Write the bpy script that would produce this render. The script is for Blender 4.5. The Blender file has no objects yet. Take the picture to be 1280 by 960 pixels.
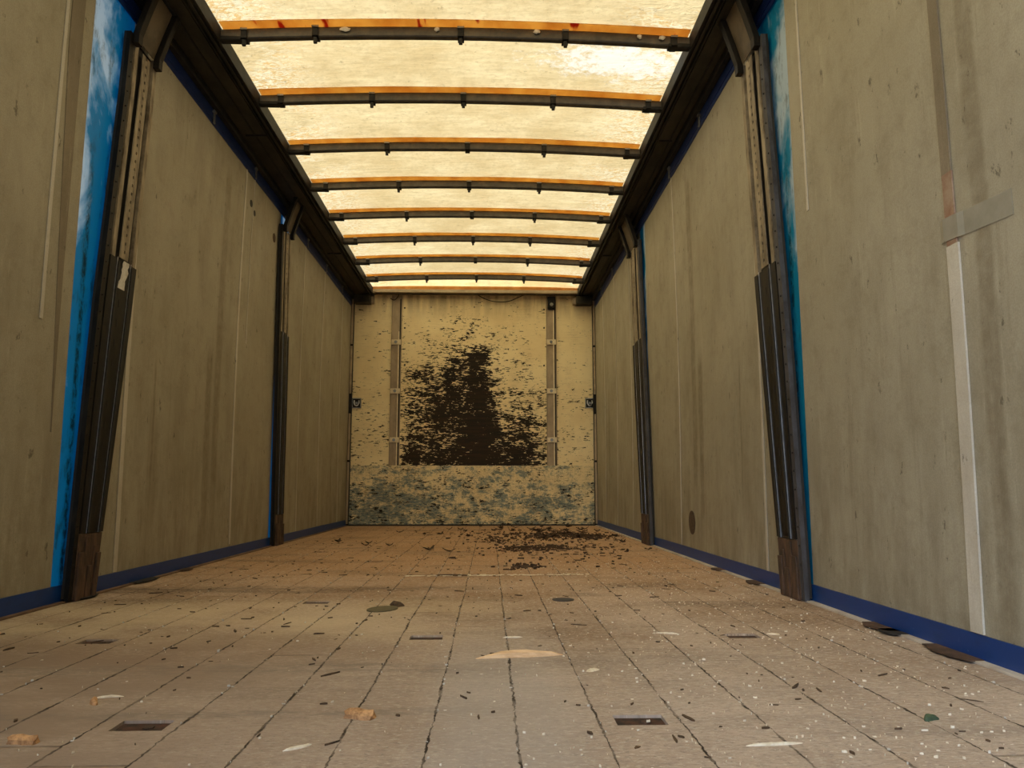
import bpy, bmesh, math, random
from mathutils import Vector, Matrix, noise as mn
S = bpy.context.scene
COL = S.collection
R_ = random.Random(7)

# ------------------------------------------------------------------ camera
F = 960.0
ax = Vector((0.99958246, -0.00384815, 0.02863739))
ay = Vector((-0.02889478, -0.1331224, 0.99067831))
az = Vector((0.0, 0.99109213, 0.13317801))
CAM = Vector((0, 0, 0.375))
right = Vector((ax[0], ay[0], az[0])); up = Vector((ax[1], ay[1], az[1])); fwd = Vector((ax[2], ay[2], az[2]))
cd = bpy.data.cameras.new('camera'); cam = bpy.data.objects.new('camera', cd); COL.objects.link(cam)
cd.sensor_width = 36; cd.lens = F / 1280 * 36; cd.clip_start = 0.05
m = Matrix.Identity(4)
for i in range(3):
    m[i][0] = right[i]; m[i][1] = up[i]; m[i][2] = -fwd[i]; m[i][3] = CAM[i]
cam.matrix_world = m
S.camera = cam

def floor_at(px, py, z=0.0):
    v = Vector(((px - 640) / F, -(py - 480) / F, 1.0))
    d = right * v.x + up * v.y + fwd * v.z
    t = (z - CAM.z) / d.z
    return CAM + d * t
def back_at(px, py, Y=7.69):
    v = Vector(((px - 640) / F, -(py - 480) / F, 1.0))
    d = right * v.x + up * v.y + fwd * v.z
    return CAM + d * ((Y - CAM.y) / d.y)

# ------------------------------------------------------------------ light
S.view_settings.view_transform = 'Standard'; S.view_settings.look = 'None'
S.view_settings.gamma = 1.0; S.view_settings.use_curve_mapping = False
S.view_settings.exposure = 0.08
S.cycles.use_denoising = True
S.cycles.max_bounces = 10; S.cycles.diffuse_bounces = 6; S.cycles.transmission_bounces = 6
S.cycles.sample_clamp_indirect = 6
w = bpy.data.worlds.new('sky'); S.world = w; w.use_nodes = True
nt = w.node_tree; nt.nodes.clear()
out = nt.nodes.new('ShaderNodeOutputWorld'); bg = nt.nodes.new('ShaderNodeBackground')
tc = nt.nodes.new('ShaderNodeTexCoord')
dot = nt.nodes.new('ShaderNodeVectorMath'); dot.operation = 'DOT_PRODUCT'
dot.inputs[1].default_value = Vector((-0.86, -0.45, 0.25)).normalized()
rmp = nt.nodes.new('ShaderNodeValToRGB')
rmp.color_ramp.elements[0].position = 0.25; rmp.color_ramp.elements[0].color = (0.14, 0.145, 0.15, 1)
rmp.color_ramp.elements[1].position = 1.0; rmp.color_ramp.elements[1].color = (2.2, 2.6, 3.15, 1)
sep = nt.nodes.new('ShaderNodeSeparateXYZ')
mp = nt.nodes.new('ShaderNodeMapRange'); mp.inputs[1].default_value = -0.06; mp.inputs[2].default_value = 0.04
mix = nt.nodes.new('ShaderNodeMix'); mix.data_type = 'RGBA'
mix.inputs[6].default_value = (0.22, 0.21, 0.19, 1)
L = nt.links
L.new(tc.outputs['Generated'], dot.inputs[0]); L.new(dot.outputs['Value'], rmp.inputs[0])
L.new(tc.outputs['Generated'], sep.inputs[0]); L.new(sep.outputs['Z'], mp.inputs[0])
L.new(mp.outputs[0], mix.inputs[0]); L.new(rmp.outputs[0], mix.inputs[7])
L.new(mix.outputs[2], bg.inputs[0]); bg.inputs[1].default_value = 1.75
L.new(bg.outputs[0], out.inputs[0])
sd = bpy.data.lights.new('sun', 'SUN'); sun = bpy.data.objects.new('sun', sd); COL.objects.link(sun)
sd.energy = 6.6; sd.angle = math.radians(8); sd.color = (1, 0.94, 0.83)
sun.rotation_euler = Vector((0.08, 0.58, -1.0)).to_track_quat('-Z', 'Y').to_euler()
sun.location = (0, 4, 8)

# ------------------------------------------------------------------ node helpers
class M_:
    def __init__(s, name, rough=0.8, metal=0.0, spec=0.3):
        s.m = bpy.data.materials.new(name); s.m.use_nodes = True
        s.t = s.m.node_tree; s.b = s.t.nodes['Principled BSDF']
        s.o = s.t.nodes['Material Output']
        s.b.inputs['Roughness'].default_value = rough; s.b.inputs['Metallic'].default_value = metal
        s.b.inputs['Specular IOR Level'].default_value = spec
        s.tc = s.t.nodes.new('ShaderNodeTexCoord')
    def n(s, k, **kw):
        x = s.t.nodes.new('ShaderNode' + k)
        for a, b in kw.items(): setattr(x, a, b)
        return x
    def l(s, a, b): s.t.links.new(a, b)
    def pin(s, sock, v):
        if isinstance(v, bpy.types.NodeSocket): s.l(v, sock)
        else:
            if isinstance(v, (tuple, list)) and sock.type == 'RGBA' and len(v) == 3: v = (*v, 1)
            sock.default_value = v
    def coord(s, sc=(1, 1, 1), loc=(0, 0, 0)):
        g = s.n('NewGeometry'); mpn = s.n('Mapping'); s.l(g.outputs['Position'], mpn.inputs[0])
        mpn.inputs['Scale'].default_value = sc; mpn.inputs['Location'].default_value = loc
        return mpn.outputs[0]
    def noise(s, sc=(1, 1, 1), scale=5, detail=4, rough=0.55, dist=0.0, loc=(0, 0, 0)):
        x = s.n('TexNoise'); s.l(s.coord(sc, loc), x.inputs['Vector'])
        x.inputs['Scale'].default_value = scale; x.inputs['Detail'].default_value = detail
        x.inputs['Roughness'].default_value = rough; x.inputs['Distortion'].default_value = dist
        return x.outputs[0]
    def vor(s, sc=(1, 1, 1), scale=5, feature='F1', metric='EUCLIDEAN', rnd=1.0, outp='Distance'):
        x = s.n('TexVoronoi', feature=feature)
        if feature != 'DISTANCE_TO_EDGE': x.distance = metric
        s.l(s.coord(sc), x.inputs['Vector']); x.inputs['Scale'].default_value = scale
        x.inputs['Randomness'].default_value = rnd
        return x.outputs[outp]
    def ma(s, op, a, b=0.0, c=0.0, clamp=False):
        x = s.n('Math', operation=op, use_clamp=clamp)
        s.pin(x.inputs[0], a); s.pin(x.inputs[1], b); s.pin(x.inputs[2], c); return x.outputs[0]
    def rng(s, v, a, b, c=0.0, d=1.0, smooth=False):
        x = s.n('MapRange'); x.clamp = True
        if smooth: x.interpolation_type = 'SMOOTHSTEP'
        s.pin(x.inputs[0], v)
        for i, q in enumerate((a, b, c, d)): s.pin(x.inputs[i + 1], q)
        return x.outputs[0]
    def mix(s, f, a, b, mode='MIX'):
        x = s.n('Mix', data_type='RGBA', blend_type=mode)
        s.pin(x.inputs[0], f); s.pin(x.inputs[6], a); s.pin(x.inputs[7], b); return x.outputs[2]
    def xyz(s):
        g = s.n('NewGeometry'); q = s.n('SeparateXYZ'); s.l(g.outputs['Position'], q.inputs[0]); return q.outputs
    def attr(s, name):
        x = s.n('Attribute', attribute_name=name); return x.outputs['Fac']
    def col(s, c): s.pin(s.b.inputs['Base Color'], c); return s
    def bump(s, h, st=0.3, dist=0.01):
        x = s.n('Bump'); x.inputs['Strength'].default_value = st; x.inputs['Distance'].default_value = dist
        s.l(h, x.inputs['Height']); s.l(x.outputs[0], s.b.inputs['Normal']); return x.outputs[0]

MAT = {}
# --- floor
a = M_('worn_floor_boards', 0.85, 0, 0.25)
X, Y, Z = a.xyz()
wob = a.ma('MULTIPLY', a.ma('SUBTRACT', a.noise((1, 1, 1), 3.0, 3), 0.5), 0.012)
fine = a.ma('MULTIPLY', a.ma('SUBTRACT', a.noise((1, 1, 1), 60.0, 3), 0.5), 0.009)
u = a.ma('DIVIDE', a.ma('ADD', a.ma('ADD', a.ma('SUBTRACT', X, 0.044), wob), fine), 0.133)
idx = a.ma('FLOOR', u); fr = a.ma('FRACT', u)
edge = a.ma('MINIMUM', fr, a.ma('SUBTRACT', 1.0, fr))
wn = a.n('TexWhiteNoise', noise_dimensions='1D'); a.l(idx, wn.inputs['W'])
vv = a.ma('DIVIDE', a.ma('ADD', Y, a.ma('MULTIPLY', wn.outputs['Value'], 2.7)), 2.6)
fv = a.ma('FRACT', vv); ev = a.ma('MULTIPLY', a.ma('MINIMUM', fv, a.ma('SUBTRACT', 1.0, fv)), 2.6)
seamw = a.rng(a.noise((1, 1, 1), 9, 4, 0.7), 0.36, 0.64, 0.005, 0.030)
seam = a.rng(edge, a.ma('MULTIPLY', seamw, 0.5), seamw, 1.0, 0.0)
seam = a.ma('MAXIMUM', seam, a.rng(ev, 0.002, 0.005, 0.5, 0.0))
base = a.mix(a.rng(wn.outputs['Value'], 0, 1), (0.46, 0.345, 0.265), (0.55, 0.43, 0.345))
base = a.mix(a.rng(a.noise((1, 1, 1), 1.4, 5, 0.65), 0.44, 0.60, 0, .9), base, (0.29, 0.185, 0.115))
base = a.mix(a.rng(Y, 2.2, 4.2, 0.0, 0.8, True), base, (0.50, 0.285, 0.14))
base = a.mix(a.rng(a.noise((0.5, 2.0, 1), 2.3, 6, 0.7, 0.4), 0.52, 0.64, 0, 0.60), base, (0.16, 0.105, 0.07))
gr = a.noise((22, 90, 1), 1.6, 5, 0.75)
base = a.mix(a.rng(gr, 0.50, 0.62, 0, 0.5), base, (0.12, 0.085, 0.06))
base = a.mix(a.rng(a.noise((40, 60, 1), 1.5, 4, 0.7), 0.51, 0.64, 0, 0.6), base, (0.62, 0.55, 0.46))
base = a.mix(a.rng(a.noise((60, 160, 1), 1.4, 4, 0.7), 0.575, 0.62, 0, 0.75), base, (0.06, 0.045, 0.035))
base = a.mix(a.rng(a.noise((50, 130, 1), 1.4, 4, 0.7, 0, (5, 3, 0)), 0.60, 0.64, 0, 0.85), base, (0.78, 0.70, 0.57))
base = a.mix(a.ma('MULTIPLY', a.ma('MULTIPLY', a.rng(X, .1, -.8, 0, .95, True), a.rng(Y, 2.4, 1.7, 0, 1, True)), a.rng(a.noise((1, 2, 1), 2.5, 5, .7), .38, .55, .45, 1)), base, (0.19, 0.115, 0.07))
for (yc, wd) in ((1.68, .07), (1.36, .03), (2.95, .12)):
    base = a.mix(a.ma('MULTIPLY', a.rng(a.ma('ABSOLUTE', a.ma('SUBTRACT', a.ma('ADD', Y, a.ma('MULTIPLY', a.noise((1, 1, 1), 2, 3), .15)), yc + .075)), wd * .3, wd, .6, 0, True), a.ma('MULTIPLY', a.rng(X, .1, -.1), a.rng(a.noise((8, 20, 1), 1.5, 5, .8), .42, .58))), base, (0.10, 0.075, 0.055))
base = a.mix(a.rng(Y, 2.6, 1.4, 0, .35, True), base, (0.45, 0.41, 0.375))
# pale dusty cross band and grey worn track
base = a.mix(a.ma('MULTIPLY', a.rng(a.ma('ABSOLUTE', a.ma('SUBTRACT', X, 0.02)), 0.07, 0.16, 0.45, 0), a.rng(Y, 2.3, 1.5, 0, 1)), base, (0.46, 0.43, 0.41))
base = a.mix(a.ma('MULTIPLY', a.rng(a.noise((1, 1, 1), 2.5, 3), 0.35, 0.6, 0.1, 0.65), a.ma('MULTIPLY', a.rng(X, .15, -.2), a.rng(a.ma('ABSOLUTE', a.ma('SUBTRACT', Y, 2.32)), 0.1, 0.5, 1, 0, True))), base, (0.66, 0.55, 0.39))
base = a.mix(a.ma('MULTIPLY', seam, a.rng(a.noise((1, 1, 1), 14, 4, 0.7, 0, (1, 8, 0)), .42, .56, .45, .95)), base, (0.02, 0.014, 0.01))
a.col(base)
a.bump(a.ma('SUBTRACT', a.ma('MULTIPLY', gr, 0.35), seam), 0.55, 0.006)
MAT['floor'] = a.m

# --- tarp lining of side curtains
def lining(name, c1, c2, c3):
    a = M_(name, 0.62, 0, 0.35)
    X, Y, Z = a.xyz()
    base = a.mix(a.rng(a.noise((1, 1, 1), 1.7, 6, 0.6), 0.35, 0.65), c1, c2)
    base = a.mix(a.rng(a.noise((1, 2.2, 0.8), 2.6, 7, 0.7), 0.48, 0.68, 0, 0.28), base, c3)
    base = a.mix(a.rng(a.noise((1, 1, 1.4), 11, 6, 0.75), 0.50, 0.64, 0, 0.18), base, c3)
    base = a.mix(a.rng(a.noise((1, 20, 1.3), 1.3, 6, 0.8, 0, (0, 3, 1)), 0.575, 0.70, 0, 0.3), base, c3)
    base = a.mix(a.rng(a.noise((1, 22, 12), 1.0, 6, 0.75), 0.625, 0.67, 0, 0.7), base, (0.045, 0.038, 0.028))
    # pale scuffs running diagonally
    g = a.n('NewGeometry'); rot = a.n('Mapping'); rot.inputs['Rotation'].default_value = (0.75, 0, 0)
    rot.inputs['Scale'].default_value = (1, 26, 2.2)
    a.l(g.outputs['Position'], rot.inputs[0]); q = a.n('TexNoise'); a.l(rot.outputs[0], q.inputs['Vector'])
    q.inputs['Scale'].default_value = 1.5; q.inputs['Detail'].default_value = 5; q.inputs['Roughness'].default_value = 0.7
    base = a.mix(a.rng(q.outputs[0], 0.60, 0.70, 0, 0.4), base, (0.50, 0.46, 0.36))
    # darker dirt low down
    base = a.mix(a.ma('MULTIPLY', a.rng(Z, 0.9, 0.1, 0, 0.5, True), a.rng(a.noise((1, 3, 0.8), 3, 5, 0.7), 0.4, 0.65)), base, c3)
    # rubbed vertical stripes where laths pressed on the tarp
    for (yc, wd, z0, z1) in ((3.25, .012, .35, .85), (3.88, .045, .15, 1.0), (4.0, .05, .3, 2.0), (1.60, .035, .0, 1.9), (6.9, .03, .2, 1.2)):
        f = a.rng(a.ma('ABSOLUTE', a.ma('ADD', a.ma('SUBTRACT', Y, yc), a.ma('MULTIPLY', a.ma('SUBTRACT', a.noise((1, 1, 1), 5, 3), .5), .03))), wd * .6, wd, .55, 0)
        f = a.ma('MULTIPLY', f, a.ma('MULTIPLY', a.rng(Z, z0 - .1, z0 + .1), a.rng(Z, z1, z1 + .1, 1, 0)))
        f = a.ma('MULTIPLY', f, a.rng(a.noise((1, 9, 9), 2, 4, .7), .3, .6, .25, 1))
        base = a.mix(f, base, c3)
    wv = a.noise((1, 1, 1), 260, 2, 0.5)
    base = a.mix(a.rng(wv, 0.4, 0.6, 0.0, 0.18), base, c3)
    a.col(base)
    h = a.ma('ADD', a.ma('MULTIPLY', wv, 0.05), a.noise((1, 2.2, 0.8), 1.6, 4, 0.5))
    a.bump(h, 0.35, 0.03)
    a.pin(a.b.inputs['Roughness'], a.rng(a.noise((1, 1, 1), 3, 4), .35, .65, .5, .72))
    return a.m
MAT['lining'] = lining('grey_tarp_lining', (0.345, 0.315, 0.235), (0.405, 0.375, 0.29), (0.15, 0.12, 0.075))
MAT['strap'] = lining('pale_webbing', (0.50, 0.47, 0.40), (0.62, 0.59, 0.52), (0.33, 0.28, 0.21))
MAT['brown_strap'] = lining('brown_webbing', (0.20, 0.165, 0.115), (0.27, 0.225, 0.16), (0.10, 0.08, 0.05))

# --- blue curtain: translucent PVC with whitish wear
a = M_('blue_curtain', 0.45, 0, 0.4)
X, Y, Z = a.xyz()
nz = a.noise((1, 1.5, 1.0), 3.0, 6, 0.6, 0.4)
yoff = a.rng(a.ma('FRACT', a.ma('DIVIDE', a.ma('SUBTRACT', Y, 2.56), 2.50)), 0.0, 0.08, 0.15, -0.13)
wear = a.rng(a.ma('ADD', a.ma('ADD', nz, yoff), a.rng(Z, 0.8, 1.6, -0.22, 0.02)), 0.47, 0.60, 0, 0.95)
dirt = a.rng(a.noise((1, 10, 3), 2.4, 5, 0.75), 0.56, 0.66, 0, 0.85)
c = a.mix(wear, (0.008, 0.30, 0.50), (0.62, 0.72, 0.78))
c = a.mix(a.ma('MULTIPLY', dirt, 0.6), c, (0.02, 0.05, 0.07))
c = a.mix(a.ma('MULTIPLY', a.rng(a.ma('ABSOLUTE', a.ma('SUBTRACT', Y, 2.635)), .006, .02, 1, 0), a.ma('MULTIPLY', a.rng(Z, 1.7, 1.3), a.rng(a.noise((1, 14, 9), 2, 5, .8), .44, .56, .1, .85))), c, (0.01, 0.03, 0.04))
a.col(c)
tr = a.n('BsdfTranslucent'); a.l(c, tr.inputs[0]); mx = a.n('MixShader'); mx.inputs[0].default_value = 0.42
a.l(a.b.outputs[0], mx.inputs[1]); a.l(tr.outputs[0], mx.inputs[2]); a.l(mx.outputs[0], a.o.inputs[0])
MAT['blue'] = a.m
a = M_('royal_blue_hem', 0.4, 0, 0.4)
c = a.mix(a.rng(a.noise((1, 3, 8), 3, 5, 0.7), 0.5, 0.75, 0, 0.5), (0.002, 0.038, 0.19), (0.004, 0.02, 0.08))
c = a.mix(a.rng(a.noise((1, 8, 14), 4, 5, 0.8), 0.66, 0.72, 0, 0.5), c, (0.35, 0.40, 0.5))
a.col(c); MAT['hem'] = a.m
a = M_('navy_top_band', 0.35, 0, 0.45)
a.col(a.mix(a.rng(a.noise((1, 2, 9), 4, 5, 0.6), 0.45, 0.7), (0.006, 0.022, 0.12), (0.02, 0.045, 0.17))); MAT['navy'] = a.m

# --- roof tarp
a = M_('translucent_roof_tarp', 0.6, 0, 0.3)
X, Y, Z = a.xyz()
c = a.mix(a.rng(a.noise((1, 1, 1), 2.3, 7, 0.7), 0.40, 0.60), (0.95, 0.78, 0.44), (0.74, 0.565, 0.28))
c = a.mix(a.rng(a.noise((3, 22, 1), 1.7, 6, 0.75), 0.45, 0.62, 0, 0.32), c, (0.55, 0.42, 0.20))
c = a.mix(a.rng(a.noise((1, 1, 1), 34, 5, 0.75), 0.48, 0.62, 0, 0.36), c, (0.50, 0.38, 0.18))
edgef = a.rng(a.ma('ABSOLUTE', a.ma('ADD', X, 0.15)), 0.60, 1.02, 0, 1, True)
blotch = a.ma('MULTIPLY', edgef, a.rng(a.noise((0.7, 1.0, 1), 2.6, 5, 0.6, 0.8, (2, 1.3, 0)), 0.43, 0.51))
speck = a.noise((1.5, 3, 1), 22, 5, 0.8, 1.2)
c = a.mix(a.ma('MULTIPLY', blotch, a.rng(speck, 0.46, 0.55, 0.15, 0.95)), c, (1.0, 0.93, 0.66))
c = a.mix(a.ma('MULTIPLY', blotch, a.rng(speck, 0.53, 0.43, 0, 0.85)), c, (0.78, 0.46, 0.13))
# bleached patch by the right rail between the first two bows
pd = a.n('VectorMath', operation='LENGTH')
pv = a.n('Mapping'); g = a.n('NewGeometry'); a.l(g.outputs['Position'], pv.inputs[0])
pv.inputs['Location'].default_value = (-0.62 / 0.36, -3.42 / 0.15, 0); pv.inputs['Scale'].default_value = (1 / 0.36, 1 / 0.15, 0)
a.l(pv.outputs[0], pd.inputs[0])
pf = a.rng(a.ma('ADD', pd.outputs['Value'], a.ma('MULTIPLY', a.ma('SUBTRACT', a.noise((1, 1, 1), 16, 6, 0.85), 0.5), 5.0)), 0.5, 1.1, 0.85, 0)
c = a.mix(pf, c, (1.0, 0.98, 0.88))
c = a.mix(a.rng(a.noise((1, 1, 1), 30, 4, 0.7, 0, (4, 4, 4)), 0.645, 0.67, 0, 0.5), c, (0.25, 0.18, 0.08))
a.col(a.mix(0.5, c, (0.92, 0.82, 0.58)))
tr = a.n('BsdfTranslucent'); a.l(c, tr.inputs[0]); mx = a.n('MixShader'); mx.inputs[0].default_value = 0.64
a.l(a.b.outputs[0], mx.inputs[1]); a.l(tr.outputs[0], mx.inputs[2]); a.l(mx.outputs[0], a.o.inputs[0])
b_ = a.bump(a.ma('ADD', a.noise((1, 3, 1), 4, 4), a.ma('MULTIPLY', a.noise((1.2, 2.6, 1), 13, 3, 0.5, 1.5), a.ma('MULTIPLY', edgef, 0.8))), 0.5, 0.03)
a.l(b_, tr.inputs['Normal'])
rf = a.n('BsdfRefraction'); rf.inputs['IOR'].default_value = 1.02; rf.inputs['Roughness'].default_value = 0.75; a.l(a.mix(0.6, c, (1.0, 0.70, 0.32)), rf.inputs['Color'])
m3 = a.n('MixShader'); m3.inputs[0].default_value = 0.45
a.l(tr.outputs[0], m3.inputs[1]); a.l(rf.outputs[0], m3.inputs[2]); a.l(m3.outputs[0], mx.inputs[2])
MAT['tarp'] = a.m
# --- orange webbing on bows
a = M_('orange_webbing', 0.7)
c = a.mix(a.rng(a.noise((2, 1, 1), 5, 4), 0.4, 0.65), (0.84, 0.60, 0.28), (0.72, 0.44, 0.17))
X, Y, Z = a.xyz()
c = a.mix(a.ma('MULTIPLY', a.rng(a.noise((6, 1, 1), 2.2, 3), 0.60, 0.64, 0, 0.9), a.rng(Y, 3.3, 3.4, 1, 0)), c, (0.45, 0.03, 0.02))
a.col(c)
tr = a.n('BsdfTranslucent'); a.l(c, tr.inputs[0]); mx = a.n('MixShader'); mx.inputs[0].default_value = 0.85
a.l(a.b.outputs[0], mx.inputs[1]); a.l(tr.outputs[0], mx.inputs[2]); a.l(mx.outputs[0], a.o.inputs[0])
MAT['orange'] = a.m

def metal(name, c1, c2, rough=0.5, met=0.4, sc=(1, 1, 1), s=18, lo=.4, hi=.65):
    a = M_(name, rough, met, 0.5)
    n = a.noise(sc, s, 5, 0.7)
    a.col(a.mix(a.rng(n, lo, hi), c1, c2)); a.bump(n, 0.25, 0.003)
    return a.m
MAT['tube'] = metal('dark_bow_tube', (0.060, 0.056, 0.052), (0.10, 0.09, 0.075), 0.42, 0.5)
MAT['railm'] = metal('blackened_roof_rail', (0.018, 0.017, 0.013), (0.050, 0.043, 0.028), 0.55, 0.2, (1, .4, 1), 9)
MAT['lip'] = metal('rail_lip_metal', (0.03, 0.028, 0.026), (0.09, 0.08, 0.06), 0.35, 0.7, (1, .6, 1), 20)
MAT['black'] = metal('black_rubber', (0.012, 0.012, 0.012), (0.03, 0.028, 0.025), 0.6, 0.0)
MAT['post_upper'] = metal('dirty_beige_post_paint', (0.36, 0.30, 0.21), (0.13, 0.10, 0.065), 0.6, 0.15, (1, 3, .7), 8, .40, .62)
MAT['post_dark'] = metal('blackened_post_steel', (0.007, 0.006, 0.005), (0.022, 0.018, 0.013), 0.5, 0.2, (1, 1, .5), 22, .45, .7)
MAT['post_grey'] = metal('grey_post_edge', (0.075, 0.075, 0.085), (0.04, 0.036, 0.036), 0.55, 0.2, (1, 1, .6), 14)
for k_ in ('post_dark', 'post_grey', 'railm', 'black'):
    b_ = MAT[k_].node_tree.nodes['Principled BSDF']; b_.inputs['Metallic'].default_value = 0; b_.inputs['Specular IOR Level'].default_value = .2
MAT['head_brown'] = metal('dark_brown_head_plate', (0.13, 0.10, 0.065), (0.07, 0.055, 0.035), 0.55, 0.2, (1, 1, 1), 10)
MAT['groove'] = metal('dark_groove', (0.008, 0.007, 0.006), (0.018, 0.015, 0.012), 0.7, 0.0)
MAT['chrome'] = metal('bare_bright_edge', (0.75, 0.76, 0.80), (0.35, 0.34, 0.32), 0.28, 0.9, (1, 1, 1), 12, .5, .75)
MAT['rust'] = metal('rusted_brown_steel', (0.045, 0.027, 0.017), (0.13, 0.072, 0.045), 0.8, 0.1, (1, 1, .35), 26)
MAT['rust2'] = metal('rusted_floor_plate', (0.022, 0.014, 0.011), (0.095, 0.036, 0.020), 0.8, 0.1, (1, 1, 1), 40)
MAT['galv'] = metal('galvanised_steel', (0.32, 0.33, 0.33), (0.16, 0.16, 0.15), 0.4, 0.7)
MAT['channel'] = metal('grimy_tan_channel', (0.42, 0.33, 0.22), (0.28, 0.215, 0.14), 0.55, 0.2, (1, 1, .4), 12)
MAT['palerod'] = metal('pale_painted_rod', (0.80, 0.69, 0.48), (0.60, 0.50, 0.33), 0.5, 0.1)
MAT['headm'] = metal('grimy_header_paint', (0.46, 0.37, 0.25), (0.26, 0.20, 0.13), 0.6, 0.1, (.5, 1, 1), 9)
MAT['wood'] = metal('fresh_split_wood', (0.62, 0.36, 0.17), (0.20, 0.09, 0.035), 0.8, 0.0, (1, 1, 1), 60)
MAT['splitwood'] = metal('pale_split_wood', (0.86, 0.62, 0.38), (0.60, 0.36, 0.18), 0.8, 0.0, (.6, 8, 4), 14)
MAT['palewood'] = metal('pale_wood_shaving', (0.82, 0.76, 0.63), (0.66, 0.57, 0.42), 0.8, 0.0, (1, 1, 1), 60)
MAT['bark'] = metal('dark_bark', (0.045, 0.028, 0.016), (0.11, 0.065, 0.035), 0.85, 0.0, (1, 1, 1), 60)
MAT['leaf'] = metal('dead_leaf', (0.030, 0.017, 0.010), (0.085, 0.042, 0.018), 0.8, 0.0, (1, 1, 1), 30)
MAT['alu'] = metal('scuffed_aluminium_edge', (0.62, 0.57, 0.50), (0.36, 0.29, 0.22), 0.5, 0.15, (1, .6, 1), 12, .42, .7)  # pale, blotchy colour for the strip along the right floor edge
MAT['brownedge'] = metal('brown_floor_edge', (0.22, 0.14, 0.09), (0.10, 0.06, 0.04), 0.7, 0.1, (1, .6, 1), 12)
MAT['olive'] = metal('olive_brown_disc', (0.10, 0.085, 0.045), (0.15, 0.125, 0.07), 0.7, 0.1, (1, 1, 1), 40)
MAT['white'] = metal('white_paint_smear', (0.70, 0.68, 0.62), (0.45, 0.42, 0.36), 0.6, 0.0, (1, 1, 1), 30)
MAT['lens'] = metal('clouded_lens', (0.30, 0.30, 0.27), (0.14, 0.13, 0.11), 0.25, 0.0)
MAT['moss'] = metal('green_scrap', (0.05, 0.09, 0.05), (0.02, 0.03, 0.02), 0.7, 0.0)
MAT['tape'] = metal('glossy_repair_tape', (0.45, 0.43, 0.36), (0.38, 0.36, 0.29), 0.3, 0.0, (1, 2, 2), 8)
MAT['tape'].node_tree.nodes['Principled BSDF'].inputs['Alpha'].default_value = .55
MAT['red'] = metal('rust_red_stain', (0.24, 0.13, 0.085), (0.34, 0.25, 0.18), 0.6, 0.0, (1, 3, 3), 8)

# --- peeling front wall (threshold comes from the 'peel' attribute)
def peel(name, blue=False):
    a = M_(name, 0.7, 0, 0.3)
    X, Y, Z = a.xyz()
    paint = a.mix(a.rng(a.noise((1, 1, 1.4), 2.4, 6, 0.65), 0.38, 0.66), (0.93, 0.79, 0.48), (0.82, 0.66, 0.37))
    paint = a.mix(a.rng(a.noise((2, 1, 26), 3, 4, 0.6), 0.58, 0.75, 0, 0.45), paint, (0.42, 0.31, 0.17))
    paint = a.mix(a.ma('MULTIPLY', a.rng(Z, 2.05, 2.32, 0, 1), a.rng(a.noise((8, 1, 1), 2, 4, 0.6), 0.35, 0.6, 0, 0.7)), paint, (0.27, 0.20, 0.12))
    n1 = a.noise((1, 1, 1.9), 7, 8, 0.8)
    n2 = a.noise((1, 1, 4.6), 20, 4, 0.6, 0, (3, 0, 1))
    n3 = a.vor((1, 1, 3.2), 34, metric='CHEBYCHEV', outp='Color')
    bw = a.n('RGBToBW'); a.l(n3, bw.inputs[0])
    n = a.ma('ADD', a.ma('MULTIPLY', n1, 0.52), a.ma('ADD', a.ma('MULTIPLY', n2, 0.36), a.ma('MULTIPLY', bw.outputs[0], 0.12)))
    th = a.attr('peel')
    off = a.rng(a.ma('SUBTRACT', th, n), -0.002, 0.004)
    bare = a.mix(a.rng(a.noise((1, 1, 14), 3, 5, 0.7), 0.42, 0.68), (0.006, 0.005, 0.005), (0.026, 0.014, 0.008))
    bare = a.mix(a.rng(a.noise((2, 1, 5), 4, 5, 0.7, 0, (7, 0, 2)), 0.60, 0.72, 0, 0.6), bare, (0.085, 0.036, 0.012))
    if blue:
        t2 = a.attr('teal')
        m2 = a.noise((1, 1, 1.7), 7.5, 8, 0.82, 0, (1, 0, 5))
        tf = a.rng(a.ma('SUBTRACT', t2, m2), -0.03, 0.045)
        tc_ = a.mix(a.noise((1, 1, 1), 3, 3), (0.11, 0.17, 0.17), (0.20, 0.25, 0.25))
        paint = a.mix(a.ma('MULTIPLY', tf, a.rng(a.noise((3, 1, 12), 6, 4, 0.8), 0.35, 0.55, 0.45, 1)), paint, tc_)
        # crazed cracks in a woven grid
        g1 = a.noise((30, 1, 3), 2, 5, 0.75); g2 = a.noise((3, 1, 34), 2, 5, 0.75)
        cr = a.ma('MAXIMUM', a.rng(a.ma('ABSOLUTE', a.ma('SUBTRACT', g1, 0.5)), 0.0, 0.016, 0.9, 0), a.rng(a.ma('ABSOLUTE', a.ma('SUBTRACT', g2, 0.5)), 0.0, 0.018, 0.9, 0))
        cr = a.ma('MULTIPLY', cr, a.rng(a.noise((1, 1, 1), 6, 4), 0.38, 0.55, 0.1, 1))
        paint = a.mix(cr, paint, (0.05, 0.045, 0.035))
    else:
        g2 = a.noise((2.2, 1, 40), 1.6, 6, 0.75)
        cr = a.ma('MULTIPLY', a.rng(a.ma('ABSOLUTE', a.ma('SUBTRACT', g2, 0.5)), 0.0, 0.010, 0.7, 0), a.rng(a.noise((3, 1, 1), 3, 4), 0.5, 0.6))
        paint = a.mix(cr, paint, (0.12, 0.085, 0.045))
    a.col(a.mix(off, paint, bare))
    a.pin(a.b.inputs['Roughness'], a.rng(off, 0, 1, 0.62, 0.8))
    a.bump(a.ma('SUBTRACT', 1.0, off), 0.5, 0.002)
    return a.m
MAT['peel'] = peel('peeling_cream_plywood'); MAT['kick'] = peel('crazed_teal_and_cream_panel', True)

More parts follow.
